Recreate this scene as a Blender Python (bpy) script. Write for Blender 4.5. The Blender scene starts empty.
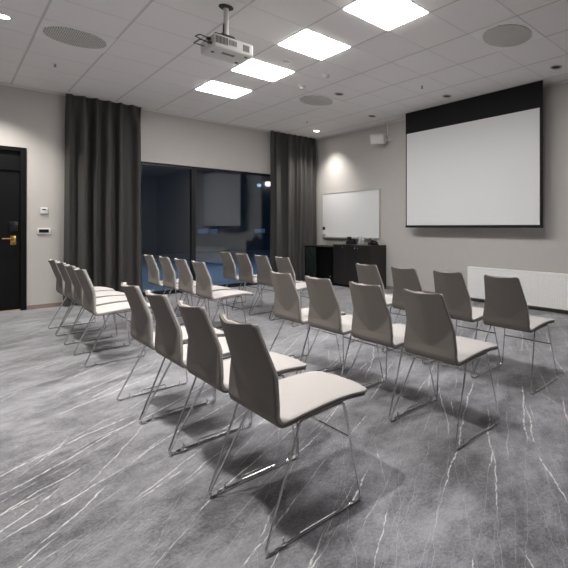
import bpy, bmesh, math, random
from mathutils import Vector, Matrix

random.seed(7)
scene = bpy.context.scene
COL = scene.collection
PI = math.pi

# ------------------------------------------------------------------ camera, world, exposure
FPX, HOR, YAW, CXP, EYE = 422.4, 226.8, 0.7047, 441.0, 1.2243
cam_data = bpy.data.cameras.new('camera')
cam = bpy.data.objects.new('camera', cam_data)
COL.objects.link(cam)
cam.location = (0, 0, EYE)
cam.rotation_euler = (PI / 2, 0, YAW - PI / 2)
cam_data.sensor_fit = 'HORIZONTAL'
cam_data.sensor_width = 36.0
cam_data.lens = FPX / 568 * 36.0
cam_data.shift_x = (284 - CXP) / 568
cam_data.shift_y = -(284 - HOR) / 568
cam_data.clip_start = 0.02
cam_data.clip_end = 200
scene.camera = cam

world = bpy.data.worlds.new('dusk')
scene.world = world
world.use_nodes = True
_bg = world.node_tree.nodes['Background']
_bg.inputs[0].default_value = (0.16, 0.30, 0.52, 1)
_bg.inputs[1].default_value = 0.05

vs = scene.view_settings
scene.display_settings.display_device = 'sRGB'
vs.view_transform = 'Standard'
vs.look = 'None'
vs.exposure = 0.93
vs.gamma = 1.0
vs.use_curve_mapping = False

PANEL_STRENGTH = 17.0
SPOT_POWER = 135.0
TERRACE_POWER = 45.0

# lamps of the same ceiling that hang outside the picture: the next panel of the row and the
# downlights that go on from the one by the left vent
def ceiling_lamp(name, kind, loc, power, col, size):
    l = bpy.data.lights.new(name, kind)
    l.energy = power
    l.color = col
    if kind == 'AREA':
        l.size = size
    else:
        l.spot_size = math.radians(DOWNLIGHT_CONE)
        l.spot_blend = DOWNLIGHT_BLEND
        l.shadow_soft_size = size
    o = bpy.data.objects.new(name, l)
    COL.objects.link(o)
    o.location = loc
    return o


DOWNLIGHT_CONE, DOWNLIGHT_BLEND = 110, 0.9
ceiling_lamp('ceiling_panel_lamp', 'AREA', (2.7276, 1.8063, 3.28), PANEL_STRENGTH * PI * 0.56 ** 2, (1.0, 0.975, 0.95), 0.56)
for y in (8.05, 4.12, 2.29):
    ceiling_lamp('downlight_lamp', 'SPOT', (0.366, y, 3.275), SPOT_POWER, (1.0, 0.96, 0.91), 0.05)

XB, YA, HC = 5.669, 8.693, 3.287        # wall with the screen, wall with the window, ceiling
X0, Y0 = -2.6, -2.6                     # the two walls behind the photographer


# ------------------------------------------------------------------ materials
def srgb(r, g, b):
    f = lambda c: (c / 255 / 12.92) if c / 255 <= 0.04045 else ((c / 255 + 0.055) / 1.055) ** 2.4
    return (f(r), f(g), f(b), 1)


def mat(name, col, rough=0.6, metal=0.0, var=0.06, scale=30, bump=0.0, bscale=None, spec=None):
    m = bpy.data.materials.new(name)
    m.use_nodes = True
    nt = m.node_tree
    p = nt.nodes['Principled BSDF']
    p.inputs['Roughness'].default_value = rough
    p.inputs['Metallic'].default_value = metal
    if spec is not None:
        p.inputs['Specular IOR Level'].default_value = spec
    tc = nt.nodes.new('ShaderNodeTexCoord')
    nz = nt.nodes.new('ShaderNodeTexNoise')
    nz.inputs['Scale'].default_value = scale
    nz.inputs['Detail'].default_value = 3
    nt.links.new(tc.outputs['Object'], nz.inputs['Vector'])
    mx = nt.nodes.new('ShaderNodeMix')
    mx.data_type = 'RGBA'
    mx.inputs[6].default_value = tuple(c * (1 - var) for c in col[:3]) + (1,)
    mx.inputs[7].default_value = tuple(min(1, c * (1 + var)) for c in col[:3]) + (1,)
    nt.links.new(nz.outputs['Fac'], mx.inputs[0])
    nt.links.new(mx.outputs[2], p.inputs['Base Color'])
    if bump:
        nb = nt.nodes.new('ShaderNodeTexNoise')
        nb.inputs['Scale'].default_value = bscale or 300
        nb.inputs['Detail'].default_value = 2
        nt.links.new(tc.outputs['Object'], nb.inputs['Vector'])
        bp = nt.nodes.new('ShaderNodeBump')
        bp.inputs['Strength'].default_value = bump
        bp.inputs['Distance'].default_value = 0.002
        nt.links.new(nb.outputs['Fac'], bp.inputs['Height'])
        nt.links.new(bp.outputs['Normal'], p.inputs['Normal'])
    return m


def emit(name, col, strength):
    m = bpy.data.materials.new(name)
    m.use_nodes = True
    nt = m.node_tree
    nt.nodes.remove(nt.nodes['Principled BSDF'])
    e = nt.nodes.new('ShaderNodeEmission')
    e.inputs[0].default_value = col
    e.inputs[1].default_value = strength
    nt.links.new(e.outputs[0], nt.nodes['Material Output'].inputs[0])
    return m


def glass(name, tint=(1, 1, 1, 1)):
    m = bpy.data.materials.new(name)
    m.use_nodes = True
    p = m.node_tree.nodes['Principled BSDF']
    p.inputs['Base Color'].default_value = tint
    p.inputs['Roughness'].default_value = 0.0
    p.inputs['IOR'].default_value = 1.5
    p.inputs['Transmission Weight'].default_value = 1.0
    return m


class N:
    """Tiny node-writing helper."""
    def __init__(self, nt):
        self.nt = nt

    def math(self, op, a, b=None, c=None, clamp=False):
        n = self.nt.nodes.new('ShaderNodeMath')
        n.operation = op
        n.use_clamp = clamp
        for i, v in enumerate((a, b, c)):
            if v is None:
                continue
            if isinstance(v, (int, float)):
                n.inputs[i].default_value = v
            else:
                self.nt.links.new(v, n.inputs[i])
        return n.outputs[0]

    def noise(self, vec, scale, detail=2, rough=0.5, dist=0.0):
        n = self.nt.nodes.new('ShaderNodeTexNoise')
        n.inputs['Scale'].default_value = scale
        n.inputs['Detail'].default_value = detail
        n.inputs['Roughness'].default_value = rough
        n.inputs['Distortion'].default_value = dist
        self.nt.links.new(vec, n.inputs['Vector'])
        return n.outputs['Fac']

    def smooth(self, v, a, b, lo=0.0, hi=1.0):
        n = self.nt.nodes.new('ShaderNodeMapRange')
        n.interpolation_type = 'SMOOTHSTEP'
        self.nt.links.new(v, n.inputs[0])
        for i, x in enumerate((a, b, lo, hi)):
            n.inputs[i + 1].default_value = x
        return n.outputs[0]

    def mix(self, fac, a, b):
        n = self.nt.nodes.new('ShaderNodeMix')
        n.data_type = 'RGBA'
        for i, v in ((0, fac), (6, a), (7, b)):
            if isinstance(v, (int, float)):
                n.inputs[i].default_value = v
            elif isinstance(v, tuple):
                n.inputs[i].default_value = v
            else:
                self.nt.links.new(v, n.inputs[i])
        return n.outputs[2]

    def mapping(self, vec, rot, sx, sy, ox=0, oy=0):
        r = self.nt.nodes.new('ShaderNodeMapping')
        r.inputs['Rotation'].default_value = (0, 0, -math.radians(rot))
        self.nt.links.new(vec, r.inputs['Vector'])
        s = self.nt.nodes.new('ShaderNodeMapping')
        s.inputs['Scale'].default_value = (sx, sy, 1)
        s.inputs['Location'].default_value = (ox, oy, 0)
        self.nt.links.new(r.outputs[0], s.inputs['Vector'])
        return s.outputs[0]


STREAKS = ((30, 0.20, 0.0056, 3.1, 0.51, 0.58, 1.0), (36, 0.23, 0.0050, 17.7, 0.52, 0.60, 0.95), (45, 0.27, 0.0056, 41.3, 0.55, 0.62, 0.9),
           (57, 0.36, 0.0040, 29.3, 0.57, 0.64, 0.75), (33, 0.11, 0.0030, 83.3, 0.55, 0.62, 0.6), (-40, 1.1, 0.0036, 63.9, 0.60, 0.65, 0.55))


def carpet_material():
    m = bpy.data.materials.new('carpet')
    m.use_nodes = True
    nt = m.node_tree
    n = N(nt)
    p = nt.nodes['Principled BSDF']
    p.inputs['Roughness'].default_value = 0.95
    p.inputs['Specular IOR Level'].default_value = 0.15
    p.inputs['Sheen Weight'].default_value = 1.0
    p.inputs['Sheen Roughness'].default_value = 0.35
    co = nt.nodes.new('ShaderNodeTexCoord').outputs['Object']
    cloud = n.noise(n.mapping(co, 20, 0.9, 1.5), 1.6, 4, 0.6, 0.4)
    fine = n.noise(co, 9, 5, 0.7)
    grain = n.noise(co, 75, 4, 0.85)
    tone = n.math('ADD', n.math('MULTIPLY', cloud, 0.44), n.math('ADD', n.math('MULTIPLY', fine, 0.26), n.math('MULTIPLY', grain, 0.30)))
    base = n.mix(n.smooth(tone, 0.37, 0.63), CARPET_DARK, CARPET_LIGHT)
    veins = None
    # streaks: (direction, spacing across, half width, seed, share of the length that shows, strength)
    for rot, pitch, w, seed, lo, hi, amt in STREAKS:
        q = n.mapping(co, rot, 1, 1)
        xyz = nt.nodes.new('ShaderNodeSeparateXYZ')
        nt.links.new(q, xyz.inputs[0])
        along, across = xyz.outputs[0], n.math('ADD', xyz.outputs[1], 40.0 + seed)
        wob = n.noise(n.mapping(co, rot, 2.2, 1.3, seed, 0), 1.0, 2, 0.5)
        jit = n.noise(n.mapping(co, rot, 16, 5, seed, 0), 1.0, 2, 0.6)
        across = n.math('ADD', across, n.math('ADD', n.math('MULTIPLY', wob, 0.10), n.math('MULTIPLY', jit, 0.018)))
        cell = n.math('FLOOR', n.math('DIVIDE', across, pitch))
        wn = nt.nodes.new('ShaderNodeTexWhiteNoise')
        wn.noise_dimensions = '1D'
        nt.links.new(n.math('ADD', cell, seed * 3.1), wn.inputs['W'])
        centre = n.math('ADD', n.math('MULTIPLY', n.math('ADD', cell, 0.15), pitch), n.math('MULTIPLY', wn.outputs['Value'], pitch * 0.7))
        d = n.math('ABSOLUTE', n.math('SUBTRACT', across, centre))
        seg_v = nt.nodes.new('ShaderNodeCombineXYZ')
        nt.links.new(n.math('MULTIPLY', along, 1.25), seg_v.inputs[0])
        nt.links.new(n.math('MULTIPLY', cell, 7.31), seg_v.inputs[1])
        seg_n = n.noise(seg_v.outputs[0], 1.0, 1.0, 0.5)
        shown = n.smooth(seg_n, lo, hi)
        fray = n.noise(n.mapping(co, rot, 30, 90, seed, 1), 1.0, 3, 0.7)
        width = n.math('MULTIPLY', n.smooth(fray, 0.40, 0.58, 0.0, 1.3), n.math('MULTIPLY', shown, w))
        line = n.math('SUBTRACT', 1.0, n.math('DIVIDE', d, n.math('MAXIMUM', width, 0.0004)), clamp=True)
        line = n.math('MULTIPLY', n.smooth(line, 0.0, 0.45), amt)
        veins = line if veins is None else n.math('MAXIMUM', veins, line)
    colr = n.mix(n.math('MULTIPLY', veins, 0.85), base, CARPET_STREAK)
    nt.links.new(colr, p.inputs['Base Color'])
    bp = nt.nodes.new('ShaderNodeBump')
    bp.inputs['Strength'].default_value = 0.5
    bp.inputs['Distance'].default_value = 0.004
    nt.links.new(n.noise(co, 260, 2), bp.inputs['Height'])
    nt.links.new(bp.outputs[0], p.inputs['Normal'])
    return m


def ceiling_material():
    m = bpy.data.materials.new('ceiling_tiles')
    m.use_nodes = True
    nt = m.node_tree
    n = N(nt)
    p = nt.nodes['Principled BSDF']
    p.inputs['Roughness'].default_value = 0.9
    p.inputs['Specular IOR Level'].default_value = 0.2
    co = nt.nodes.new('ShaderNodeTexCoord').outputs['Object']
    sp = nt.nodes.new('ShaderNodeSeparateXYZ')
    nt.links.new(co, sp.inputs[0])

    def dist(v, off):
        # distance to the nearest multiple of 0.6
        a = n.math('ADD', n.math('SUBTRACT', v, off), 60.3)
        a = n.math('MODULO', a, 0.6)
        return n.math('ABSOLUTE', n.math('SUBTRACT', a, 0.3))
    dx = dist(sp.outputs[0], 2.4276)
    dy = dist(sp.outputs[1], 3.9063)
    gx = n.smooth(dx, 0.0085, 0.0125, 1, 0)       # broad runners
    gy = n.smooth(dy, 0.003, 0.007, 1, 0)         # thin joints
    g = n.math('MAXIMUM', gx, gy)
    spk = n.noise(co, 220, 2, 0.6)
    tile = n.mix(spk, (CEIL[0] * .94, CEIL[1] * .94, CEIL[2] * .94, 1), (CEIL[0] * 1.02, CEIL[1] * 1.02, CEIL[2] * 1.02, 1))
    colr = n.mix(g, tile, CEIL_GRID)
    nt.links.new(colr, p.inputs['Base Color'])
    bp = nt.nodes.new('ShaderNodeBump')
    bp.inputs['Strength'].default_value = 0.4
    bp.inputs['Distance'].default_value = 0.004
    bp.invert = False
    nt.links.new(n.math('ADD', n.smooth(n.math('MINIMUM', dx, dy), 0.01, 0.016, 1, 0), n.math('MULTIPLY', spk, 0.1)), bp.inputs['Height'])
    nt.links.new(bp.outputs[0], p.inputs['Normal'])
    return m


def perforated_material():
    m = bpy.data.materials.new('perforated_metal')
    m.use_nodes = True
    nt = m.node_tree
    n = N(nt)
    p = nt.nodes['Principled BSDF']
    p.inputs['Roughness'].default_value = 0.5
    co = nt.nodes.new('ShaderNodeTexCoord').outputs['Object']
    sp = nt.nodes.new('ShaderNodeSeparateXYZ')
    nt.links.new(co, sp.inputs[0])
    f = []
    for i in (0, 1):
        a = n.math('MODULO', n.math('ADD', sp.outputs[i], 10.0), 0.017)
        f.append(n.math('SUBTRACT', a, 0.0085))
    d = n.math('SQRT', n.math('ADD', n.math('POWER', n.math('ABSOLUTE', f[0]), 2.0), n.math('POWER', n.math('ABSOLUTE', f[1]), 2.0)))
    hole = n.smooth(d, 0.0038, 0.0052, 1, 0)
    nt.links.new(n.mix(hole, srgb(214, 212, 208), srgb(70, 70, 70)), p.inputs['Base Color'])
    return m


def wood_dark():
    m = bpy.data.materials.new('dark_wood')
    m.use_nodes = True
    nt = m.node_tree
    n = N(nt)
    p = nt.nodes['Principled BSDF']
    p.inputs['Roughness'].default_value = 0.45
    co = nt.nodes.new('ShaderNodeTexCoord').outputs['Object']
    mp = nt.nodes.new('ShaderNodeMapping')
    mp.inputs['Scale'].default_value = (14, 14, 0.9)
    nt.links.new(co, mp.inputs[0])
    g = n.noise(mp.outputs[0], 3, 4, 0.6, 0.6)
    nt.links.new(n.mix(g, srgb(24, 21, 20), srgb(46, 41, 39)), p.inputs['Base Color'])
    return m


def weave(name, c1, c2, scale=420, rough=0.95):
    m = bpy.data.materials.new(name)
    m.use_nodes = True
    nt = m.node_tree
    n = N(nt)
    p = nt.nodes['Principled BSDF']
    p.inputs['Roughness'].default_value = rough
    p.inputs['Specular IOR Level'].default_value = 0.2
    co = nt.nodes.new('ShaderNodeTexCoord').outputs['Object']
    nz = n.noise(co, scale, 2, 0.7)
    nt.links.new(n.mix(nz, c1, c2), p.inputs['Base Color'])
    bp = nt.nodes.new('ShaderNodeBump')
    bp.inputs['Strength'].default_value = 0.25
    bp.inputs['Distance'].default_value = 0.001
    nt.links.new(nz, bp.inputs['Height'])
    nt.links.new(bp.outputs[0], p.inputs['Normal'])
    return m


CARPET_DARK, CARPET_LIGHT, CARPET_STREAK = (0.090, 0.090, 0.099, 1), (0.415, 0.416, 0.450, 1), (0.86, 0.85, 0.86, 1)
CEIL, CEIL_GRID = (0.93, 0.91, 0.895, 1), (0.68, 0.665, 0.655, 1)
M = {}
M['carpet'] = carpet_material()
M['ceiling'] = ceiling_material()
M['wall'] = mat('warm_white_paint', (0.545, 0.522, 0.495, 1), 0.85, var=0.03, scale=6, bump=0.15, bscale=180)
M['trim_light'] = mat('pale_trim', (0.78, 0.76, 0.73, 1), 0.6)
M['base'] = mat('brown_baseboard', srgb(140, 124, 112), 0.6)
M['black'] = mat('black_lacquer', srgb(11, 11, 12), 0.5, spec=0.2, var=0.1)
M['black_leaf'] = mat('black_door_leaf', srgb(13, 13, 14), 0.5, spec=0.2, var=0.1)
M['frame'] = mat('anthracite_window_frame', srgb(20, 21, 23), 0.45)
M['brass'] = mat('brass', srgb(214, 172, 100), 0.28, 1.0)
M['chrome'] = mat('chrome', (0.72, 0.72, 0.74, 1), 0.08, 1.0, var=0.03)
M['rail_metal'] = mat('satin_chrome', (0.62, 0.62, 0.63, 1), 0.25, 1.0, var=0.03)
M['plastic_clear'] = mat('pale_glide_plastic', srgb(150, 150, 152), 0.3)
M['seat'] = weave('beige_upholstery', (0.45, 0.427, 0.415, 1), (0.545, 0.52, 0.508, 1))
M['shell'] = weave('taupe_upholstery', (0.205, 0.186, 0.170, 1), (0.26, 0.238, 0.219, 1), 500)
M['curtain'] = weave('charcoal_curtain', (0.058, 0.055, 0.053, 1), (0.096, 0.092, 0.088, 1), 260)
M['screen'] = mat('screen_fabric', (0.76, 0.76, 0.775, 1), 0.9, var=0.01)
M['screen_black'] = mat('screen_black', srgb(9, 9, 10), 0.85)
M['white'] = mat('white_plastic', (0.74, 0.73, 0.71, 1), 0.45)
M['radiator'] = mat('white_radiator_enamel', (0.94, 0.935, 0.93, 1), 0.35)
M['board'] = mat('whiteboard_enamel', (0.80, 0.805, 0.81, 1), 0.22, var=0.01)
M['alu'] = mat('aluminium', (0.55, 0.55, 0.56, 1), 0.4, 0.8)
M['grey'] = mat('grey_plastic', srgb(120, 119, 117), 0.5)
M['dark_grey'] = mat('dark_grey_plastic', srgb(52, 52, 54), 0.5)
M['black_plastic'] = mat('black_plastic', srgb(18, 18, 19), 0.35)
M['lcd'] = mat('display_glass', srgb(34, 38, 44), 0.12)
M['wood'] = wood_dark()
M['vent_plate'] = mat('white_vent_plate', (0.93, 0.92, 0.91, 1), 0.5)
M['perf'] = perforated_material()
M['panel_light'] = emit('led_panel', (1.0, 0.975, 0.95, 1), PANEL_STRENGTH)
M['lamp_lit'] = emit('downlight_lens', (1.0, 0.96, 0.90, 1), 14.0)
M['glass'] = glass('window_glass', (0.93, 0.96, 0.98, 1))
M['tumbler'] = glass('drinking_glass')
M['tumbler'].node_tree.nodes['Principled BSDF'].inputs['Transmission Weight'].default_value = 0.8
M['fridge_glass'] = mat('dark_green_glass', srgb(38, 48, 46), 0.12, var=0.15, scale=4)
M['terrace'] = mat('frosted_paving', (0.34, 0.38, 0.44, 1), 0.8, var=0.3, scale=3)
M['facade'] = mat('dark_facade', (0.16, 0.18, 0.21, 1), 0.7)
M['threshold'] = mat('pale_wood', srgb(196, 176, 146), 0.5)
M['street_light'] = emit('outdoor_lamp', (0.30, 0.55, 1.0, 1), 0.06)


# ------------------------------------------------------------------ mesh helpers
def add_box(bm, x0, x1, y0, y1, z0, z1, bevel=0.0, seg=2):
    v = [bm.verts.new((x, y, z)) for x in (x0, x1) for y in (y0, y1) for z in (z0, z1)]
    F = [(0, 1, 3, 2), (4, 6, 7, 5), (0, 4, 5, 1), (2, 3, 7, 6), (0, 2, 6, 4), (1, 5, 7, 3)]
    fs = [bm.faces.new([v[i] for i in f]) for f in F]
    if bevel:
        es = set(e for f in fs for e in f.edges)
        bmesh.ops.bevel(bm, geom=list(es), offset=bevel, segments=seg, profile=0.5, affect='EDGES')
    return bm


def fillet(pts, r, closed, n=5):
    out = []
    m = len(pts)
    for i in range(m):
        p = Vector(pts[i])
        if not closed and i in (0, m - 1):
            out.append(p)
            continue
        a, b = Vector(pts[i - 1]) - p, Vector(pts[(i + 1) % m]) - p
        la, lb = a.length, b.length
        a.normalize(); b.normalize()
        ang = a.angle(b)
        if ang > PI - 0.02 or r <= 0:
            out.append(p)
            continue
        d = min(r / math.tan(ang / 2), la * 0.45, lb * 0.45)
        rr = d * math.tan(ang / 2)
        c = p + (a + b).normalized() * (rr / math.sin(ang / 2))
        s, e = p + a * d - c, p + b * d - c
        tot = s.angle(e)
        for k in range(n + 1):
            t = k / n
            w = (math.sin((1 - t) * tot) * s + math.sin(t * tot) * e) / math.sin(tot)
            out.append(c + w)
    return out


def add_tube(bm, pts, rad, closed=False, bend=0.0, seg=8, nb=5):
    P = fillet(pts, bend, closed, nb) if bend else [Vector(p) for p in pts]
    m = len(P)
    T = []
    for i in range(m):
        if closed:
            t = P[(i + 1) % m] - P[i - 1]
        else:
            t = P[min(i + 1, m - 1)] - P[max(i - 1, 0)]
        T.append(t.normalized())
    up = Vector((0, 0, 1)) if abs(T[0].z) < 0.9 else Vector((0, 1, 0))
    nrm = (up - T[0] * up.dot(T[0])).normalized()
    rings = []
    for i in range(m):
        if i:
            q = T[i - 1].rotation_difference(T[i])
            nrm = q @ nrm
            nrm = (nrm - T[i] * nrm.dot(T[i])).normalized()
        b = T[i].cross(nrm)
        rings.append([bm.verts.new(P[i] + (nrm * math.cos(a) + b * math.sin(a)) * rad) for a in [2 * PI * k / seg for k in range(seg)]])
    for i in range(m if closed else m - 1):
        A, B = rings[i], rings[(i + 1) % m]
        off = 0
        if closed and i == m - 1:
            off = min(range(seg), key=lambda o: sum((A[k].co - B[(k + o) % seg].co).length for k in range(seg)))
        for k in range(seg):
            bm.faces.new((A[k], A[(k + 1) % seg], B[(k + 1 + off) % seg], B[(k + off) % seg]))
    if not closed:
        bm.faces.new(rings[0][::-1])
        bm.faces.new(rings[-1])
    return bm


def add_lathe(bm, prof, c=(0, 0, 0), seg=28, axis='Z', capped=True):
    """prof: (radius, height) pairs."""
    rings = []
    for r, h in prof:
        ring = []
        for k in range(seg):
            a = 2 * PI * k / seg
            q = (r * math.cos(a), r * math.sin(a), h)
            if axis == 'X':
                q = (q[2], q[0], q[1])
            elif axis == 'Y':
                q = (q[1], q[2], q[0])
            ring.append(bm.verts.new((q[0] + c[0], q[1] + c[1], q[2] + c[2])))
        rings.append(ring)
    for A, B in zip(rings, rings[1:]):
        for k in range(seg):
            bm.faces.new((A[k], A[(k + 1) % seg], B[(k + 1) % seg], B[k]))
    if capped:
        bm.faces.new(rings[0][::-1])
        bm.faces.new(rings[-1])
    return bm


def add_prism(bm, poly, h0, h1, axis='Z'):
    def q(p, h):
        return {'Z': (p[0], p[1], h), 'Y': (p[0], h, p[1]), 'X': (h, p[0], p[1])}[axis]
    A = [bm.verts.new(q(p, h0)) for p in poly]
    B = [bm.verts.new(q(p, h1)) for p in poly]
    k = len(poly)
    for i in range(k):
        bm.faces.new((A[i], A[(i + 1) % k], B[(i + 1) % k], B[i]))
    bm.faces.new(A[::-1])
    bm.faces.new(B)
    return bm


def obj(name, bm, m, parent=None, smooth=True, angle=35):
    bmesh.ops.recalc_face_normals(bm, faces=bm.faces[:])
    me = bpy.data.meshes.new(name)
    bm.to_mesh(me)
    bm.free()
    me.materials.append(m)
    if smooth:
        for f in me.polygons:
            f.use_smooth = True
        me.set_sharp_from_angle(angle=math.radians(angle))
    o = bpy.data.objects.new(name, me)
    COL.objects.link(o)
    if parent is not None:
        o.parent = parent
    return o


def B(*a, **k):
    return add_box(bmesh.new(), *a, **k)


def tag(o, label, cat, group=None):
    o['label'] = label
    o['category'] = cat
    if group:
        o['group'] = group
    return o


def thing(name, label, cat, loc=(0, 0, 0), rz=0.0, group=None):
    o = bpy.data.objects.new(name, None)
    o.empty_display_size = 0.1
    COL.objects.link(o)
    o.location = loc
    o.rotation_euler = (0, 0, rz)
    return tag(o, label, cat, group)


def struct(name, bm=None, m=None, smooth=False):
    if bm is None:
        o = bpy.data.objects.new(name, None)
        COL.objects.link(o)
    else:
        o = obj(name, bm, m, None, smooth)
    o['kind'] = 'structure'
    return o


def dup(root, loc, label=None, group=None, rz=None):
    r = root.copy()
    COL.objects.link(r)
    r.location = loc
    if rz is not None:
        r.rotation_euler = (0, 0, rz)
    if label:
        r['label'] = label
    if group:
        r['group'] = group
    for ch in list(root.children):
        c = ch.copy()
        COL.objects.link(c)
        c.parent = r
        for g in list(ch.children):
            d = g.copy()
            COL.objects.link(d)
            d.parent = c
    return r


# ------------------------------------------------------------------ room shell
struct('floor', B(X0 - .2, XB + .2, Y0 - .2, YA + .25, -0.1, 0.0), M['carpet'])
struct('ceiling', B(X0 - .2, XB + .2, Y0 - .2, YA + .25, HC, HC + 0.1), M['ceiling'])

WX0, WX1, WZ = 1.75, 5.25, 2.36          # window opening
DX0, DX1, DZ = -0.30, 0.786, 2.385       # door opening
bm = bmesh.new()
WT = YA + 0.25
add_box(bm, X0 - .2, DX0, YA, WT, 0, HC)
add_box(bm, DX0, DX1, YA, WT, DZ, HC)
add_box(bm, DX1, WX0, YA, WT, 0, HC)
add_box(bm, WX0, WX1, YA, WT, WZ, HC)
add_box(bm, WX1, XB + .2, YA, WT, 0, HC)
struct('wall_left', bm, M['wall'])
struct('wall_right', B(XB, XB + .2, Y0 - .2, YA, 0, HC), M['wall'])
struct('wall_back', B(X0 - .2, X0, Y0, YA, 0, HC), M['wall'])
struct('wall_front', B(X0 - .2, XB, Y0 - .2, Y0, 0, HC), M['wall'])

# baseboards and the pale angle trim that closes the ceiling grid
struct('baseboard_left', add_box(B(DX1 + .001, WX0, YA - .014, YA, 0, 0.062, bevel=.003), WX1, XB - .014, YA - .014, YA, 0, 0.062, bevel=.003), M['base'])
struct('baseboard_right', B(XB - .014, XB, Y0, YA, 0, 0.062, bevel=.003), M['base'])
struct('baseboard_back', B(X0, X0 + .014, Y0, YA, 0, 0.062, bevel=.003), M['base'])
struct('trim_1', add_box(B(X0, XB, YA - .026, YA, HC - .006, HC), X0, XB, YA - .005, YA, HC - .03, HC), M['trim_light'])
struct('trim_2', add_box(B(XB - .026, XB, Y0, YA, HC - .006, HC), XB - .005, XB, Y0, YA, HC - .03, HC), M['trim_light'])

# window: two tall panes in dark frames
win = struct('window_1')
gy = YA + 0.09
bm = bmesh.new()
fw_ = 0.05
add_box(bm, WX0, WX1, gy - .04, gy + .04, WZ - fw_, WZ)
add_box(bm, WX0, WX1, gy - .04, gy + .04, 0, 0.07)
add_box(bm, WX0, WX0 + fw_, gy - .04, gy + .04, 0.07, WZ - fw_)
add_box(bm, WX1 - fw_, WX1, gy - .04, gy + .04, 0.07, WZ - fw_)
add_box(bm, 3.02, 3.09, gy - .05, gy + .04, 0.07, WZ - fw_)
obj('window_frame', bm, M['frame'], win, False)
for gx0, gx1 in ((WX0 + fw_, 3.02), (3.09, WX1 - fw_)):
    bm = bmesh.new()                     # a sealed double pane
    for o_ in (-.012, .012):
        add_box(bm, gx0, gx1, gy + o_ - .003, gy + o_ + .003, .07, WZ - fw_)
    obj('glass_pane', bm, M['glass'], win, False)

# black door with transom
door = struct('door_1')
bm = bmesh.new()
dy0, dy1 = YA - .012, YA + .12
add_box(bm, DX1 - .065, DX1, dy0, dy1, 0, DZ)
add_box(bm, DX0, DX0 + .065, dy0, dy1, 0, DZ)
add_box(bm, DX0 + .065, DX1 - .065, dy0, dy1, DZ - .055, DZ)
add_box(bm, DX0 + .065, DX1 - .065, dy0 + .01, dy1, 2.045, 2.085)
obj('door_frame', bm, M['black'], door, False)
obj('transom_panel', B(DX0 + .065, DX1 - .065, YA + .03, YA + .07, 2.085, DZ - .055), M['black_leaf'], door, False)
leaf = obj('door_leaf', B(DX0 + .068, DX1 - .068, YA + .02, YA + .065, .02, 2.042), M['black_leaf'], door, False)
obj('threshold', B(DX0 + .065, DX1 - .065, YA - .01, YA + .12, 0, .016), M['threshold'], door, False)
hx = 0.648
bm = B(hx - .03, hx + .03, YA + .008, YA + .02, .965, 1.095, bevel=.006)
h = obj('lock_plate', bm, M['brass'], leaf)
bm = bmesh.new()
add_tube(bm, [(hx, YA + .012, 1.055), (hx, YA - .045, 1.055), (hx - .115, YA - .045, 1.055)], .0095, bend=.015)
obj('lever_handle', bm, M['brass'], leaf)
bm = add_lathe(bmesh.new(), [(.009, 0), (.009, .006)], (hx, YA + .003, .99), 14, 'Y')
obj('keyhole', bm, M['black_plastic'], h)
obj('card_reader', B(hx - .045, hx + .05, YA + .0, YA + .02, 1.165, 1.30, bevel=.008), M['black_plastic'], leaf)

# outside: paved terrace at dusk and the building across it
struct('terrace_ground', B(-8, 22, WT, 30, -0.25, -0.12), M['terrace'])
fb = thing('far_building', 'dark building beyond the terrace seen through the window', 'building', (8, 24, -0.12))
bm = B(-14, 16, 0, 3, 0, 4.6)
obj('facade', bm, M['facade'], fb, False)
bm = B(-14.2, 16.2, -.3, 3.2, 4.6, 4.75)
obj('roof_edge', bm, M['facade'], fb, False)
for xx, ww in ((.6, .5), (1.2, .35), (3.6, .6)):
    obj('lit_window', B(xx, xx + ww, -.04, .02, 1.0, 1.22), M['street_light'], fb, False)
M['lamp_warm'] = emit('outdoor_lamp_warm', (1.0, 0.86, 0.72, 1), 0.9)
M['lamp_cold'] = emit('outdoor_lamp_cold', (0.45, 0.72, 1.0, 1), 0.45)
for lx, lz, w_, m_, lab in ((12.34, 3.74, .34, 'lamp_warm', 'white lamp on the dark building outside, beside the right curtain'),
                            (11.80, 3.62, .22, 'lamp_cold', 'pale blue lamp on the dark building outside, left of the white lamp')):
    t = thing('outdoor_wall_lamp', lab, 'outdoor lamp', (lx, 23.84, lz), 0, 'lamps on the building outside')
    obj('lamp_glass', add_lathe(bmesh.new(), [(w_ * .25, -w_ * .4), (w_ * .5, -w_ * .2), (w_ * .5, w_ * .25), (w_ * .3, w_ * .4)], seg=20), M[m_], t)
    obj('wall_bracket', B(-.04, .04, 0, .16, w_ * .40, w_ * .40 + .06), M['facade'], t, False)
lt = bpy.data.lights.new('terrace_fill_light', 'AREA')  # unseen blue fill lamp, added to brighten the paving outside the window
lt.energy = TERRACE_POWER
lt.color = (0.35, 0.65, 1.0)
lt.size = 3.0
lo = bpy.data.objects.new('terrace_fill_light', lt)
COL.objects.link(lo)
lo.location = (5.5, WT + 3.5, 4.2)

# ------------------------------------------------------------------ ceiling fittings
GX, GY = 2.4276, 3.9063


def led_panel(ix, iy, label):
    cx_, cy_ = GX + .3 + .6 * ix, GY + .3 + .6 * iy
    t = thing('ceiling_light', label, 'ceiling light', (cx_, cy_, HC), 0, 'square ceiling light panels')
    bm = bmesh.new()
    a, b = .299, .281
    for (x0, x1, y0, y1) in ((-a, a, -a, -b), (-a, a, b, a), (-a, -b, -b, b), (b, a, -b, b)):
        add_box(bm, x0, x1, y0, y1, -.003, 0)
    obj('light_frame', bm, M['white'], t, False)
    obj('diffuser', B(-b, b, -b, b, -.010, 0), M['panel_light'], t, False)
    return t


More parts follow.
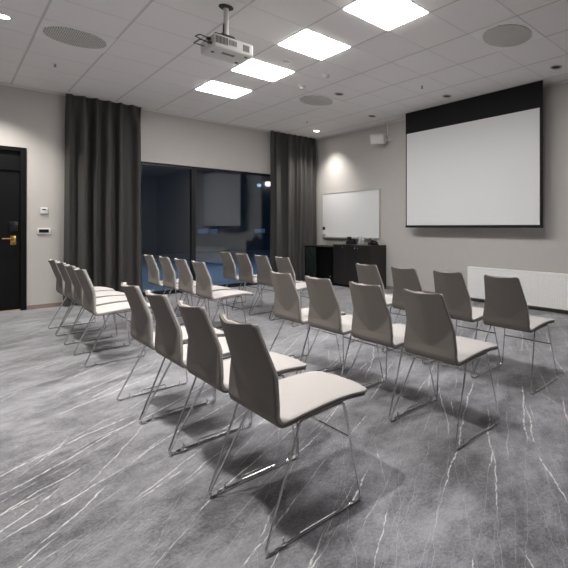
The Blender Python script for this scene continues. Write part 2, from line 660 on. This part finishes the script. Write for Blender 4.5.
for iy, lab in ((4, 'square white ceiling light panel farthest from the camera, nearest the window'),
                (2, 'square white ceiling light panel just behind the projector, second from the window'),
                (0, 'square white ceiling light panel third from the window, past the projector'),
                (-2, 'square white ceiling light panel nearest the camera, cut by the top edge')):
    led_panel(0, iy, lab)


def round_vent(ix, iy, label):
    cx_, cy_ = GX + .3 + .6 * ix, GY + .3 + .6 * iy
    t = thing('ceiling_vent', label, 'vent', (cx_, cy_, HC), 0, 'round ceiling air vents')
    obj('tile_plate', B(-.296, .296, -.296, .296, -.006, 0, bevel=.003), M['vent_plate'], t, False)
    bm = add_lathe(bmesh.new(), [(.262, -.006), (.262, -.014), (.25, -.018), (.02, -.022)], seg=48)
    obj('perforated_disc', bm, M['perf'], t)
    return t


round_vent(-3, 3, 'round perforated ceiling vent above the left curtain, left of the projector')
round_vent(2, 3, 'round perforated ceiling vent beyond the light panels, towards the corner')
round_vent(2, -3, 'round perforated ceiling vent in front of the projection screen, nearest the camera')


def downlight(x, y, label, lit):
    t = thing('downlight', label, 'downlight', (x, y, HC), 0, 'recessed ceiling downlights')
    bm = add_lathe(bmesh.new(), [(.075, 0), (.075, -.004), (.068, -.008), (.055, -.006), (.052, -.001)], seg=32, capped=False)
    obj('trim_ring', bm, M['trim_light'] if lit else M['alu'], t)
    bm = add_lathe(bmesh.new(), [(.052, -.0005), (.052, -.003), (.01, -.0035)], seg=28)
    obj('lamp_lens', bm, M['lamp_lit'] if lit else M['dark_grey'], t)
    if lit:
        l = bpy.data.lights.new('downlight_lamp', 'SPOT')
        l.energy = SPOT_POWER * lit
        l.color = (1.0, 0.96, 0.91)
        l.spot_size = math.radians(DOWNLIGHT_CONE)
        l.spot_blend = DOWNLIGHT_BLEND
        l.shadow_soft_size = 0.05
        o = bpy.data.objects.new('downlight_lamp', l)
        COL.objects.link(o)
        o.location = (0, 0, -.012)
        o.parent = t
    return t


downlight(5.192, 7.934, 'lit ceiling downlight in the corner above the whiteboard', 0.8)
downlight(5.158, 6.073, 'unlit ceiling downlight between the corner and the projection screen', 0)
downlight(5.136, 4.243, 'unlit ceiling downlight close in front of the middle of the projection screen', 0)
downlight(5.115, 2.401, 'unlit ceiling downlight at the near end of the projection screen', 0)
downlight(3.972, 5.457, 'unlit ceiling downlight beside the round vent towards the corner', 0)
downlight(0.366, 5.95, 'lit ceiling downlight cut off by the left edge, beside a round vent', 1.0)


def sprinkler(x, y, label):
    t = thing('sprinkler_head', label, 'sprinkler', (x, y, HC), 0, 'ceiling sprinkler heads')
    obj('escutcheon', add_lathe(bmesh.new(), [(.026, 0), (.026, -.003), (.014, -.006)], seg=20), M['white'], t)
    bm = add_lathe(bmesh.new(), [(.007, -.005), (.007, -.03), (.016, -.032), (.016, -.035)], seg=14)
    obj('nozzle', bm, M['grey'], t)


sprinkler(0.909, 7.193, 'small ceiling sprinkler head above the left curtain')
sprinkler(4.534, 4.221, 'small ceiling sprinkler head in front of the projection screen')
sprinkler(4.581, 7.325, 'small ceiling sprinkler head near the lit corner downlight')

t = thing('motion_sensor', 'white domed motion sensor on the ceiling beside the round vent', 'sensor', (3.395, 5.56, HC))
obj('sensor_base', add_lathe(bmesh.new(), [(.055, 0), (.055, -.012), (.048, -.018)], seg=28), M['white'], t)
obj('sensor_dome', add_lathe(bmesh.new(), [(.04, -.017), (.037, -.032), (.024, -.043), (.006, -.047)], seg=24), M['white'], t)
t = thing('smoke_detector', 'white smoke detector on the ceiling between a light panel and the motion sensor', 'detector', (3.36, 4.909, HC))
obj('detector_base', add_lathe(bmesh.new(), [(.052, 0), (.052, -.014), (.047, -.017)], seg=28), M['white'], t)
obj('detector_cap', add_lathe(bmesh.new(), [(.04, -.017), (.04, -.034), (.03, -.042), (.006, -.043)], seg=28), M['white'], t)
tag(obj('blanking_plate', add_lathe(bmesh.new(), [(.05, 0), (.05, -.006), (.044, -.009)], (2.762, 4.864, HC), 28), M['white']),
    'flat round white cover plate on the ceiling between two light panels', 'cover plate')

# ------------------------------------------------------------------ projector on its pole
PX, PY = 1.713, 4.105
t = thing('projector', 'white projector hanging from the ceiling on a pole', 'projector', (PX, PY, HC))
obj('ceiling_flange', add_lathe(bmesh.new(), [(.062, 0), (.062, -.006), (.05, -.014), (.026, -.016)], seg=28), M['dark_grey'], t)
obj('pole', add_lathe(bmesh.new(), [(.022, -.014), (.022, -.275)], seg=20), M['white'], t)
bm = B(-.06, .06, -.05, .05, -.31, -.275, bevel=.006)
for sx in (-1, 1):
    for sy in (-1, 1):
        add_tube(bm, [(sx * .05, sy * .04, -.29), (sx * .10, sy * .09, -.34)], .008, seg=6)
obj('mount_bracket', bm, M['dark_grey'], t)
zt, zb = -.335, -.455
bm = B(-.165, .19, -.15, .17, zb, zt, bevel=.018, seg=3)
body = obj('projector_body', bm, M['white'], t)
bm = bmesh.new()
for k in range(9):
    x = -.15 + .012 * k
    add_box(bm, x, x + .006, -.153, -.149, zb + .035, zt - .02)
obj('side_vent', bm, M['dark_grey'], body, False)
bm = bmesh.new()
for k in range(6):
    x = -.035 + .012 * k
    add_box(bm, x, x + .006, -.153, -.149, zb + .045, zt - .025)
obj('side_vent', bm, M['grey'], body, False)
obj('side_vent', B(.09, .15, -.152, -.149, zb + .03, zt - .03, bevel=.001), M['grey'], body, False)
bm = bmesh.new()
for k in range(7):
    add_box(bm, -.05 + .016 * k, -.04 + .016 * k, -.06, -.015, zb - .003, zb + .002)
obj('base_vent', bm, M['grey'], body, False)
for sx, sy in ((.14, -.1), (.14, .1), (-.12, 0)):
    obj('foot', add_lathe(bmesh.new(), [(.014, zb - .008), (.014, zb + .002)], (sx, sy, 0), 14), M['grey'], body)
bm = add_lathe(bmesh.new(), [(.045, .178), (.045, .195), (.036, .198), (.03, .190)], (0, .06, (zt + zb) / 2), 28, 'X')
obj('lens', bm, M['black_plastic'], body)
bm = bmesh.new()
add_tube(bm, [(-.17, -.08, zb + .075), (-.26, -.09, zb + .085), (-.29, -.07, zb + .06), (-.26, .0, zb + .09), (-.17, .02, zb + .08)], .005, bend=.03)
add_tube(bm, [(-.17, -.11, zb + .03), (-.27, -.12, zb + .03), (-.30, -.06, zb + .0), (-.25, .03, zb + .04), (-.17, .06, zb + .05)], .005, bend=.03)
add_box(bm, -.20, -.17, -.095, -.065, zb + .065, zb + .085)
add_box(bm, -.20, -.17, -.125, -.095, zb + .02, zb + .04)
obj('cable', bm, M['black_plastic'], t)
bm = add_tube(bmesh.new(), [(-.025, -.012, -.17), (-.03, -.012, -.25), (-.045, -.03, -.285), (-.12, -.06, -.30)], .006, bend=.02)
obj('cable', bm, M['black_plastic'], t)

# ------------------------------------------------------------------ projection screen
SX = 5.45
t = thing('projection_screen', 'large white projection screen with black border hanging from the ceiling', 'projection screen', (SX, 4.126, 1.21))
z0 = 1.21
obj('screen_surface', B(-.003, .003, 2.803 - 4.126, 5.449 - 4.126, 1.252 - z0, 2.908 - z0), M['screen'], t, False)
bm = bmesh.new()
add_box(bm, -.0025, .0045, 2.757 - 4.126, 5.478 - 4.126, 2.908 - z0, HC - z0)
add_box(bm, -.0025, .0045, 2.757 - 4.126, 2.803 - 4.126, 1.25 - z0, 2.908 - z0)
add_box(bm, -.0025, .0045, 5.449 - 4.126, 5.474 - 4.126, 1.25 - z0, 2.908 - z0)
add_box(bm, -.0025, .0045, 2.757 - 4.126, 5.474 - 4.126, 1.235 - z0, 1.252 - z0)
obj('black_border', bm, M['screen_black'], t, False)
bm = B(-.014, .014, 2.752 - 4.126, 5.478 - 4.126, 0, .028, bevel=.005)
obj('weight_bar', bm, M['screen_black'], t)

# ------------------------------------------------------------------ curtains
def curtain(x0, x1, y, ztop, folds, amp, label, seed, flare=0.0):
    rnd = random.Random(seed)
    t = thing('curtain', label, 'curtain', ((x0 + x1) / 2, y, 0), 0, 'curtains at the window')
    ph = [rnd.uniform(-.35, .35) for _ in range(folds + 2)]
    am = [rnd.uniform(.55, 1.15) for _ in range(folds + 2)]
    nx, nz = folds * 14, 36
    w = x1 - x0

    def point(i, j, off):
        u = i / nx
        v = j / nz
        s = u * folds
        k = int(min(s, folds - 1))
        f = s - k
        a0 = am[k] * (1 - f) + am[k + 1] * f
        p0 = ph[k] * (1 - f) + ph[k + 1] * f
        header = min(1, max(0, (ztop - ztop * v) / .30))
        low = .55 + .45 * header
        wave = math.sin(2 * PI * (s + p0 * header))
        wave = math.copysign(abs(wave) ** .8, wave)
        yy = -amp * a0 * low * wave + .012 * math.sin(2 * PI * s * 2.0 + 3 * u) * (1 - header)
        yy += .012 * math.sin(5 * v + seed + 9 * u) * header
        xx = (u - .5) * (w + flare * (1 - v)) + .018 * math.sin(2 * PI * s * .5 + seed) * header
        return Vector((xx, yy + off, .012 + (ztop - .012) * v))
    bm = bmesh.new()
    F = [[bm.verts.new(point(i, j, 0)) for j in range(nz + 1)] for i in range(nx + 1)]
    K = [[bm.verts.new(point(i, j, .006)) for j in range(nz + 1)] for i in range(nx + 1)]
    for i in range(nx):
        for j in range(nz):
            bm.faces.new((F[i][j], F[i + 1][j], F[i + 1][j + 1], F[i][j + 1]))
            bm.faces.new((K[i][j], K[i][j + 1], K[i + 1][j + 1], K[i + 1][j]))
    for i in range(nx):
        bm.faces.new((F[i][0], K[i][0], K[i + 1][0], F[i + 1][0]))
        bm.faces.new((F[i][nz], F[i + 1][nz], K[i + 1][nz], K[i][nz]))
    for j in range(nz):
        bm.faces.new((F[0][j], F[0][j + 1], K[0][j + 1], K[0][j]))
        bm.faces.new((F[nx][j], K[nx][j], K[nx][j + 1], F[nx][j + 1]))
    obj('pleated_fabric', bm, M['curtain'], t, True, 60)
    obj('curtain_track', B(-w / 2, w / 2, -.015, .015, ztop, HC), M['trim_light'], t, False)
    return t


curtain(1.205, 2.175, 8.555, HC - .022, 6, .075, 'charcoal curtain left of the window, beside the wall controls', 3, .06)
curtain(4.485, 5.56, 8.555, HC - .022, 8, .065, 'charcoal curtain right of the window, in the corner', 8, .0)

# ------------------------------------------------------------------ wall fittings
t = thing('thermostat', 'small white room thermostat on the wall, upper of two controls', 'thermostat', (.972, YA, 1.47))
obj('thermostat_body', B(-.042, .042, -.022, 0, -.048, .048, bevel=.005), M['white'], t)
obj('display', B(-.02, .022, -.0235, -.021, .004, .022), M['dark_grey'], t, False)
t = thing('control_panel', 'white wall control panel with dark display, below the thermostat', 'control panel', (.972, YA, 1.16))
obj('panel_body', B(-.075, .075, -.018, 0, -.045, .045, bevel=.004), M['white'], t)
obj('display', B(-.055, .055, -.0195, -.017, -.024, .026), M['lcd'], t, False)

t = thing('whiteboard', 'wall-mounted whiteboard above the sideboard in the corner', 'whiteboard', (XB, 7.41, .985))
w2, hh = .995, 1.0
obj('board_surface', B(-.016, -.004, -w2 + .012, w2 - .012, .012, hh - .012), M['board'], t, False)
bm = bmesh.new()
for a in ((-w2, w2, 0, .014), (-w2, w2, hh - .014, hh), (-w2, -w2 + .014, .014, hh - .014), (w2 - .014, w2, .014, hh - .014)):
    add_box(bm, -.02, 0, *a)
obj('board_frame', bm, M['alu'], t, False)
obj('pen_tray', B(-.075, 0, -w2 + .1, w2 - .1, -.022, -.006, bevel=.003), M['alu'], t)
t = thing('marker_holder', 'small black and white marker holder at the lower left corner of the whiteboard', 'marker holder', (XB - .021, 8.30, 1.11))
obj('holder_cup', B(-.05, 0, -.03, .03, -.06, .045, bevel=.006), M['white'], t)
bm = add_lathe(bmesh.new(), [(.028, .045), (.03, .075), (.03, .10), (.02, .115)], (-.025, 0, 0), 18)
obj('black_eraser', bm, M['black_plastic'], t)
tag(obj('cable_duct', B(XB - .03, XB, 8.275, 8.345, .80, .960, bevel=.004), M['trim_light']), 'narrow pale cable duct on the wall under the marker holder', 'cable duct')

t = thing('wall_speaker', 'small white loudspeaker on the wall left of the projection screen', 'speaker', (XB, 6.28, 2.94))
bm = bmesh.new()
add_box(bm, -.075, .075, -.16, .14, -.095, .095, bevel=.024, seg=3)
o = obj('speaker_body', bm, M['white'], t)
o.location = (-.165, .02, .005)
o.rotation_euler = (math.radians(3), math.radians(-18), math.radians(20))
bm = B(-.079, -.073, -.135, .115, -.072, .072, bevel=.002)
obj('speaker_grille', bm, M['trim_light'], o)
bm = B(-.012, 0, -.15, -.06, -.045, .06, bevel=.004)
add_tube(bm, [(-.006, -.10, .01), (-.07, -.10, .01), (-.12, -.03, .0)], .014, bend=.02)
obj('wall_bracket', bm, M['white'], t)
obj('conduit', B(-.016, 0, -.10, -.076, .06, HC - 2.94 - .03), M['trim_light'], t, False)

t = thing('radiator', 'long white panel radiator on the wall below the projection screen', 'radiator', (XB, 4.161, .07))
L = 2.6
RZ = .50
bm = bmesh.new()
# pressed front panel with shallow vertical flutes
prof = []
n_fl = 66
for k in range(n_fl):
    y = -.03 - (L - .06) * k / n_fl
    p_ = (L - .06) / n_fl
    prof += [(-.105, y), (-.105, y - p_ * .45), (-.102, y - p_ * .55), (-.102, y - p_ * .88)]
prof.append((-.105, -L + .03))
poly = [(x, y) for x, y in prof] + [(-.085, -L + .03), (-.085, -.03)]
add_prism(bm, poly, .025, RZ - .035)
add_box(bm, -.106, -.085, -L, 0, 0, .025, bevel=.004)
add_box(bm, -.106, -.085, -L, 0, RZ - .035, RZ - .005, bevel=.004)
add_box(bm, -.106, -.085, -.03, 0, .025, RZ - .035)
add_box(bm, -.106, -.085, -L, -L + .03, .025, RZ - .035)
obj('front_panel', bm, M['radiator'], t, False)
obj('back_panel', B(-.045, -.03, -L + .02, -.02, .01, RZ - .02), M['radiator'], t, False)
for yy in (-.004, -L):
    obj('side_cover', B(-.106, -.025, yy, yy + .004, .005, RZ), M['radiator'], t, False)
bm = bmesh.new()
add_box(bm, -.105, -.098, -L, 0, RZ - .006, RZ)
add_box(bm, -.032, -.025, -L, 0, RZ - .006, RZ)
for k in range(86):
    y = -.01 - (L - .02) * k / 86
    add_box(bm, -.098, -.032, y - .012, y, RZ - .005, RZ - .001)
obj('top_grille', bm, M['radiator'], t, False)
for yy in (-.35, -L + .35):
    obj('wall_bracket', B(-.04, -.0025, yy - .02, yy + .02, .03, RZ - .05), M['radiator'], t, False)
bm = add_tube(bmesh.new(), [(-.06, -L + .12, .02), (-.06, -L + .12, -.068)], .009)
obj('supply_pipe', bm, M['chrome'], t)

# ------------------------------------------------------------------ sideboard, fridge cabinet and what stands on them
CXF = 5.25
t = thing('sideboard', 'dark wood sideboard with three doors under the whiteboard', 'sideboard', (CXF, 6.23, 0))
Ld, D = 1.19, XB - .015 - CXF
bm = bmesh.new()
add_box(bm, .02, D, 0, .02, .05, .838)
add_box(bm, .02, D, Ld - .02, Ld, .05, .838)
add_box(bm, .02, D, .02, Ld - .02, .05, .07)
add_box(bm, D - .012, D, .02, Ld - .02, .07, .838)
obj('carcass', bm, M['wood'], t, False)
obj('top_board', B(-.004, D, -.004, Ld, .838, .862, bevel=.002), M['wood'], t, False)
obj('plinth', B(.05, D, .02, Ld - .02, 0, .05), M['black'], t, False)
dw = Ld / 3
for k, kn in ((2, -1), (1, -1), (0, 1)):
    y0_ = k * dw
    dr = obj('cabinet_door', B(0, .019, y0_ + .002, y0_ + dw - .002, .055, .834, bevel=.0015), M['wood'], t, False)
    ky = y0_ + dw - .045 if kn > 0 else y0_ + .045
    bm = add_lathe(bmesh.new(), [(.007, 0), (.007, -.014), (.016, -.018), (.017, -.026), (.009, -.03)], (0, ky, .805), 18, 'X')
    obj('door_knob', bm, M['chrome'], dr)

t = thing('fridge_cabinet', 'black cabinet with a glass fridge door beside the right curtain', 'cabinet', (5.215, 7.425, 0))
W3, D3, H3 = 1.0, .43, .805
bm = bmesh.new()
add_box(bm, 0, D3, 0, .02, 0, H3 - .025)
add_box(bm, 0, D3, W3 - .02, W3, 0, H3 - .025)
add_box(bm, .0, D3, .02, W3 - .02, 0, .05)
add_box(bm, D3 - .015, D3, .02, W3 - .02, .05, H3 - .025)
add_box(bm, 0, D3 - .015, .55, .57, .05, H3 - .025)
obj('carcass', bm, M['black'], t, False)
obj('top_board', B(-.006, D3, 0, W3 + .004, H3 - .025, H3, bevel=.002), M['black'], t, False)
fd = obj('glass_door', B(.004, .03, .575, W3 - .025, .055, H3 - .03, bevel=.003), M['fridge_glass'], t)
obj('door_handle', B(-.004, .004, .66, .78, .60, .625, bevel=.002), M['black_plastic'], fd)
bx = obj('drawer_front', B(.06, .08, .022, .548, .055, H3 - .03), M['black'], t, False)
bm = add_lathe(bmesh.new(), [(.01, 0), (.013, -.012), (.008, -.015)], (.06, .12, .18), 14, 'X')
obj('drawer_knob', bm, M['alu'], bx)


def desk_phone(x, y, z, rz, label, scale=1.0):
    t = thing('desk_telephone', label, 'telephone', (x, y, z), rz, 'telephones on the sideboard')
    s = scale
    bm = add_prism(bmesh.new(), [(-.10 * s, 0), (.10 * s, 0), (.10 * s, .075 * s), (.07 * s, .085 * s), (-.10 * s, .022 * s)], -.09 * s, .09 * s, 'Y')
    obj('phone_base', bm, M['black_plastic'], t, False)
    bm = bmesh.new()
    add_tube(bm, [(-.085 * s, .06 * s, .04 * s), (-.06 * s, .06 * s, .068 * s), (.06 * s, .06 * s, .112 * s), (.085 * s, .06 * s, .098 * s)], .017 * s, bend=.02, seg=10)
    obj('handset', bm, M['black_plastic'], t)
    bm = bmesh.new()
    add_prism(bm, [(.02 * s, .075 * s), (.035 * s, .072 * s), (.085 * s, .165 * s), (.07 * s, .168 * s)], -.075 * s, .02 * s, 'Y')
    sc = obj('tilted_display', bm, M['dark_grey'], t, False)
    bm = bmesh.new()
    for r in range(4):
        for c in range(3):
            xx = -.075 * s + r * .024 * s
            zz = .032 * s + (xx + .10 * s) * .37
            add_box(bm, xx, xx + .014 * s, -.065 * s + c * .03 * s, -.045 * s + c * .03 * s, zz - .008, zz + .004)
    obj('keypad', bm, M['grey'], t, False)
    return t


desk_phone(5.45, 7.05, .862, PI + .5, 'black desk telephone with tilted display, left of the drinking glasses', .95)
desk_phone(5.47, 6.40, .862, PI - .4, 'black desk telephone right of the drinking glasses on the sideboard', .85)


def tumbler(x, y, h, r, label):
    t = thing('drinking_glass', label, 'glass', (x, y, .862), 0, 'clear glasses on the sideboard')
    bm = add_lathe(bmesh.new(), [(r * .80, 0), (r * .86, .01), (r, h), (r - .005, h), (r * .74, .012), (r * .2, .010)], seg=24)
    obj('glass_body', bm, M['tumbler'], t)


tumbler(5.45, 6.785, .17, .038, 'clear tall drinking glass on the sideboard, closer to the left telephone')
tumbler(5.43, 6.675, .16, .034, 'clear tall drinking glass on the sideboard, closer to the right telephone')

# ------------------------------------------------------------------ chairs
HWR = .261


def make_chair():
    t = thing('conference_chair', 'chair', 'chair', (0, 0, 0), 0, 'upholstered sled chairs set out in rows')
    # ----- shell surface: u runs from the top of the back down and forward along the seat
    prof = []          # (x, z) of the rear / lower surface on the centre line's reference, back part
    zs = [.850, .8475, .843, .836, .826, .815, .80, .78, .76, .74, .72, .705] + [.695 - .006 * q for q in range(37)] + [.472]
    for z in zs:
        prof.append(('back', z))
    arc = []
    c, r = (.1145, .468), .043
    for k in range(1, 9):
        a = PI + (PI / 2) * k / 8
        arc.append((c[0] + r * math.cos(a), c[1] + r * math.sin(a)))
    for p in arc:
        prof.append(('seat', p))
    fr = [(.14, .4262), (.17, .4293), (.21, .4335), (.25, .437), (.29, .440), (.33, .442), (.37, .443), (.41, .4425), (.445, .4405), (.475, .4375), (.497, .4345), (.513, .4315), (.526, .4285), (.536, .426), (.542, .424), (.5445, .423)]
    for p in fr:
        prof.append(('seat', p))
    nu = len(prof)
    # arc length from either end for rounding the corners
    def ref(k):
        kind, p = prof[k]
        return Vector((.0, p)) if kind == 'back' else Vector(p)
    s = [0.0]
    for k in range(1, nu):
        a, b = ref(k - 1), ref(k)
        if prof[k - 1][0] != prof[k][0]:
            a = Vector((.0715, a.y))
        s.append(s[-1] + (b - a).length)
    tot = s[-1]

    def half_width(k):
        kind, p = prof[k]
        if kind == 'back':
            z = p
            if z > .645:
                w = .156 + (.186 - .156) * ((.85 - z) / .205) ** 1.15
            else:
                w = .186 + (.206 - .186) * min(1, (.645 - z) / .13)
        else:
            w = .208
        for d, rr in ((s[k], .022), (tot - s[k], .055)):
            if d < rr:
                w -= rr - math.sqrt(max(0, rr * rr - (rr - d) ** 2))
        return w

    nv = 36

    def P(k, j):
        yn = -1 + 2 * j / nv
        w = half_width(k)
        kind, p = prof[k]
        if kind == 'back':
            z = p
            U = -.030 + .32 * (.85 - z) + .033 * (.75 * (math.sqrt(yn * yn + .012) - .05) + .27 * yn * yn)
            Lw = .0695 - .010 * (.645 - z) + .011 * (1 - yn * yn) * max(0.0, min(1.0, (z - .47) / .04))
            e = .0009
            x = (U + Lw - math.sqrt((U - Lw) ** 2 + e * e)) / 2
            z2 = z - .012 * (1 - yn * yn) * max(0, 1 - s[k] / .05)
            return Vector((x, yn * w, z2))
        x, z = p
        f = min(1.0, max(0.0, (x - .20) / .31))
        bl = 0.0
        x2 = x + .006 * (1 - yn * yn) * bl + .016 * (1 - yn * yn) * f ** 3
        z2 = z - .006 * (1 - yn * yn) * min(1, max(0, (x - .1) / .1)) * (1 - f)
        return Vector((x2, yn * w, z2))
    G = [[P(k, j) for j in range(nv + 1)] for k in range(nu)]

    def normal(k, j):
        a = G[min(k + 1, nu - 1)][j] - G[max(k - 1, 0)][j]
        b = G[k][min(j + 1, nv)] - G[k][max(j - 1, 0)]
        n = b.cross(a)
        if n.length < 1e-9:
            return Vector((1, 0, 0))
        n.normalize()
        # pointing to the sitter: forward on the back, up on the seat
        if n.x + n.z < 0:
            n.negate()
        return n
    NN = [[normal(k, j) for j in range(nv + 1)] for k in range(nu)]

    def slab(k0, k1, t0, t1, inset, edge):
        """Closed slab over rows k0..k1 between offsets t0 and t1 with a softened rim."""
        bm = bmesh.new()

        def layer(off, ins):
            rows = []
            for k in range(k0, k1 + 1):
                row = []
                for j in range(nv + 1):
                    q = G[k][j] + NN[k][j] * off
                    yc = q.y * (1 - ins / .2)
                    q = Vector((q.x, yc, q.z))
                    if ins:
                        if k == 0:
                            q.z -= ins
                        if k == nu - 1:
                            q.x -= ins
                    row.append(bm.verts.new(q))
                rows.append(row)
            return rows
        mid = (t0 + t1) / 2
        Ls = [layer(t0, inset + edge), layer(t0 + (t1 - t0) * .25, inset), layer(t0 + (t1 - t0) * .75, inset), layer(t1, inset + edge)]
        nk = k1 - k0
        for k in range(nk):
            for j in range(nv):
                bm.faces.new((Ls[0][k][j], Ls[0][k][j + 1], Ls[0][k + 1][j + 1], Ls[0][k + 1][j]))
                bm.faces.new((Ls[3][k][j], Ls[3][k + 1][j], Ls[3][k + 1][j + 1], Ls[3][k][j + 1]))
        for a, b in zip(Ls, Ls[1:]):
            for k in range(nk):
                bm.faces.new((a[k][0], a[k + 1][0], b[k + 1][0], b[k][0]))
                bm.faces.new((a[k][nv], b[k][nv], b[k + 1][nv], a[k + 1][nv]))
            for j in range(nv):
                bm.faces.new((a[0][j], b[0][j], b[0][j + 1], a[0][j + 1]))
                bm.faces.new((a[nk][j], a[nk][j + 1], b[nk][j + 1], b[nk][j]))
        return bm
    ksplit = len(zs) + 4
    o = obj('outer_shell', slab(0, nu - 1, 0.0, .009, 0.0, .0025), M['shell'], t, True, 50)
    o['label'] = 'taupe outer shell'
    o = obj('backrest', slab(0, ksplit, .0091, .026, .0015, .006), M['seat'], t, True, 50)
    o = obj('seat', slab(ksplit, nu - 1, .0091, .026, .0015, .006), M['seat'], t, True, 50)
    # ----- chrome wire sled loops
    for sd in (1, -1):
        bm = bmesh.new()
        loop = fillet([(-.003, sd * HWR, .0058), (.185, sd * .197, .423), (.400, sd * .197, .434), (.450, sd * HWR, .0058)], .016, True, 5)
        add_tube(bm, loop, .0056, closed=True, seg=10)
        lp = obj('sled_leg', bm, M['chrome'], t)
        # linking fittings along the floor rail
        bm = bmesh.new()
        yo = sd * HWR
        if sd > 0:
            add_tube(bm, [(.15, yo, .010), (.15, yo, .036), (.30, yo, .036), (.30, yo, .010)], .0032, bend=.008, seg=6, nb=3)
        else:
            add_tube(bm, [(.15, yo + .011, .0065), (.32, yo + .009, .0065)], .0036, seg=6)
        obj('linking_bracket', bm, M['rail_metal'], lp)
        for xx in (.075, .395):
            bm = bmesh.new()
            add_tube(bm, [(xx, yo - .001 * sd, .008), (xx, yo - .001 * sd, .036)], .0036, seg=6)
            add_box(bm, xx - .012, xx + .012, yo - .0065, yo + .0065, .001, .013, bevel=.002)
            obj('rail_clip', bm, M['rail_metal'], lp)
        for xx in (.028, .425):
            obj('floor_glide', B(xx - .013, xx + .013, yo - .0065, yo + .0065, .0, .012, bevel=.003), M['plastic_clear'], lp)
    # crossbars
    bm = add_tube(bmesh.new(), [(.418, -.220, .278), (.418, .220, .278)], .0050, seg=8)
    obj('crossbar', bm, M['chrome'], t)
    bm = add_tube(bmesh.new(), [(.215, -.197, .4245), (.215, .197, .4245)], .0050, seg=8)
    obj('seat_support', bm, M['chrome'], t)
    bm = add_tube(bmesh.new(), [(.375, -.197, .4325), (.375, .197, .4325)], .0050, seg=8)
    obj('seat_support', bm, M['chrome'], t)
    return t


ordinal = ['nearest the camera', 'second from the camera', 'third from the camera', 'farthest from the camera']
rows = [
    ('rear row of the near block', [(.765, 1.765), (.772, 2.30), (.776, 2.842), (.780, 3.384)]),
    ('rear row by the curtain', [(.785, 4.985), (.795, 5.521), (.80, 6.057), (.80, 6.593)]),
    ('middle row of the near block', [(1.805, 1.694), (1.81, 2.230), (1.80, 2.768), (1.80, 3.31)]),
    ('middle row by the window', [(1.79, 5.05), (1.79, 5.60), (1.79, 6.17), (1.77, 6.72)]),
    ('front row of the near block', [(2.755, 1.75), (2.755, 2.286), (2.755, 2.822), (2.76, 3.362)]),
    ('front row by the window', [(2.74, 4.98), (2.73, 5.516), (2.72, 6.052), (2.72, 6.592)]),
]
chair0 = None
for rname, spots in rows:
    for k, (x, y) in enumerate(spots):
        lab = 'beige chair with taupe back, %s, %s' % (rname, ordinal[k])
        if chair0 is None:
            chair0 = make_chair()
            chair0.location = (x, y, 0)
            chair0['label'] = lab
        else:
            dup(chair0, (x, y, 0), lab)
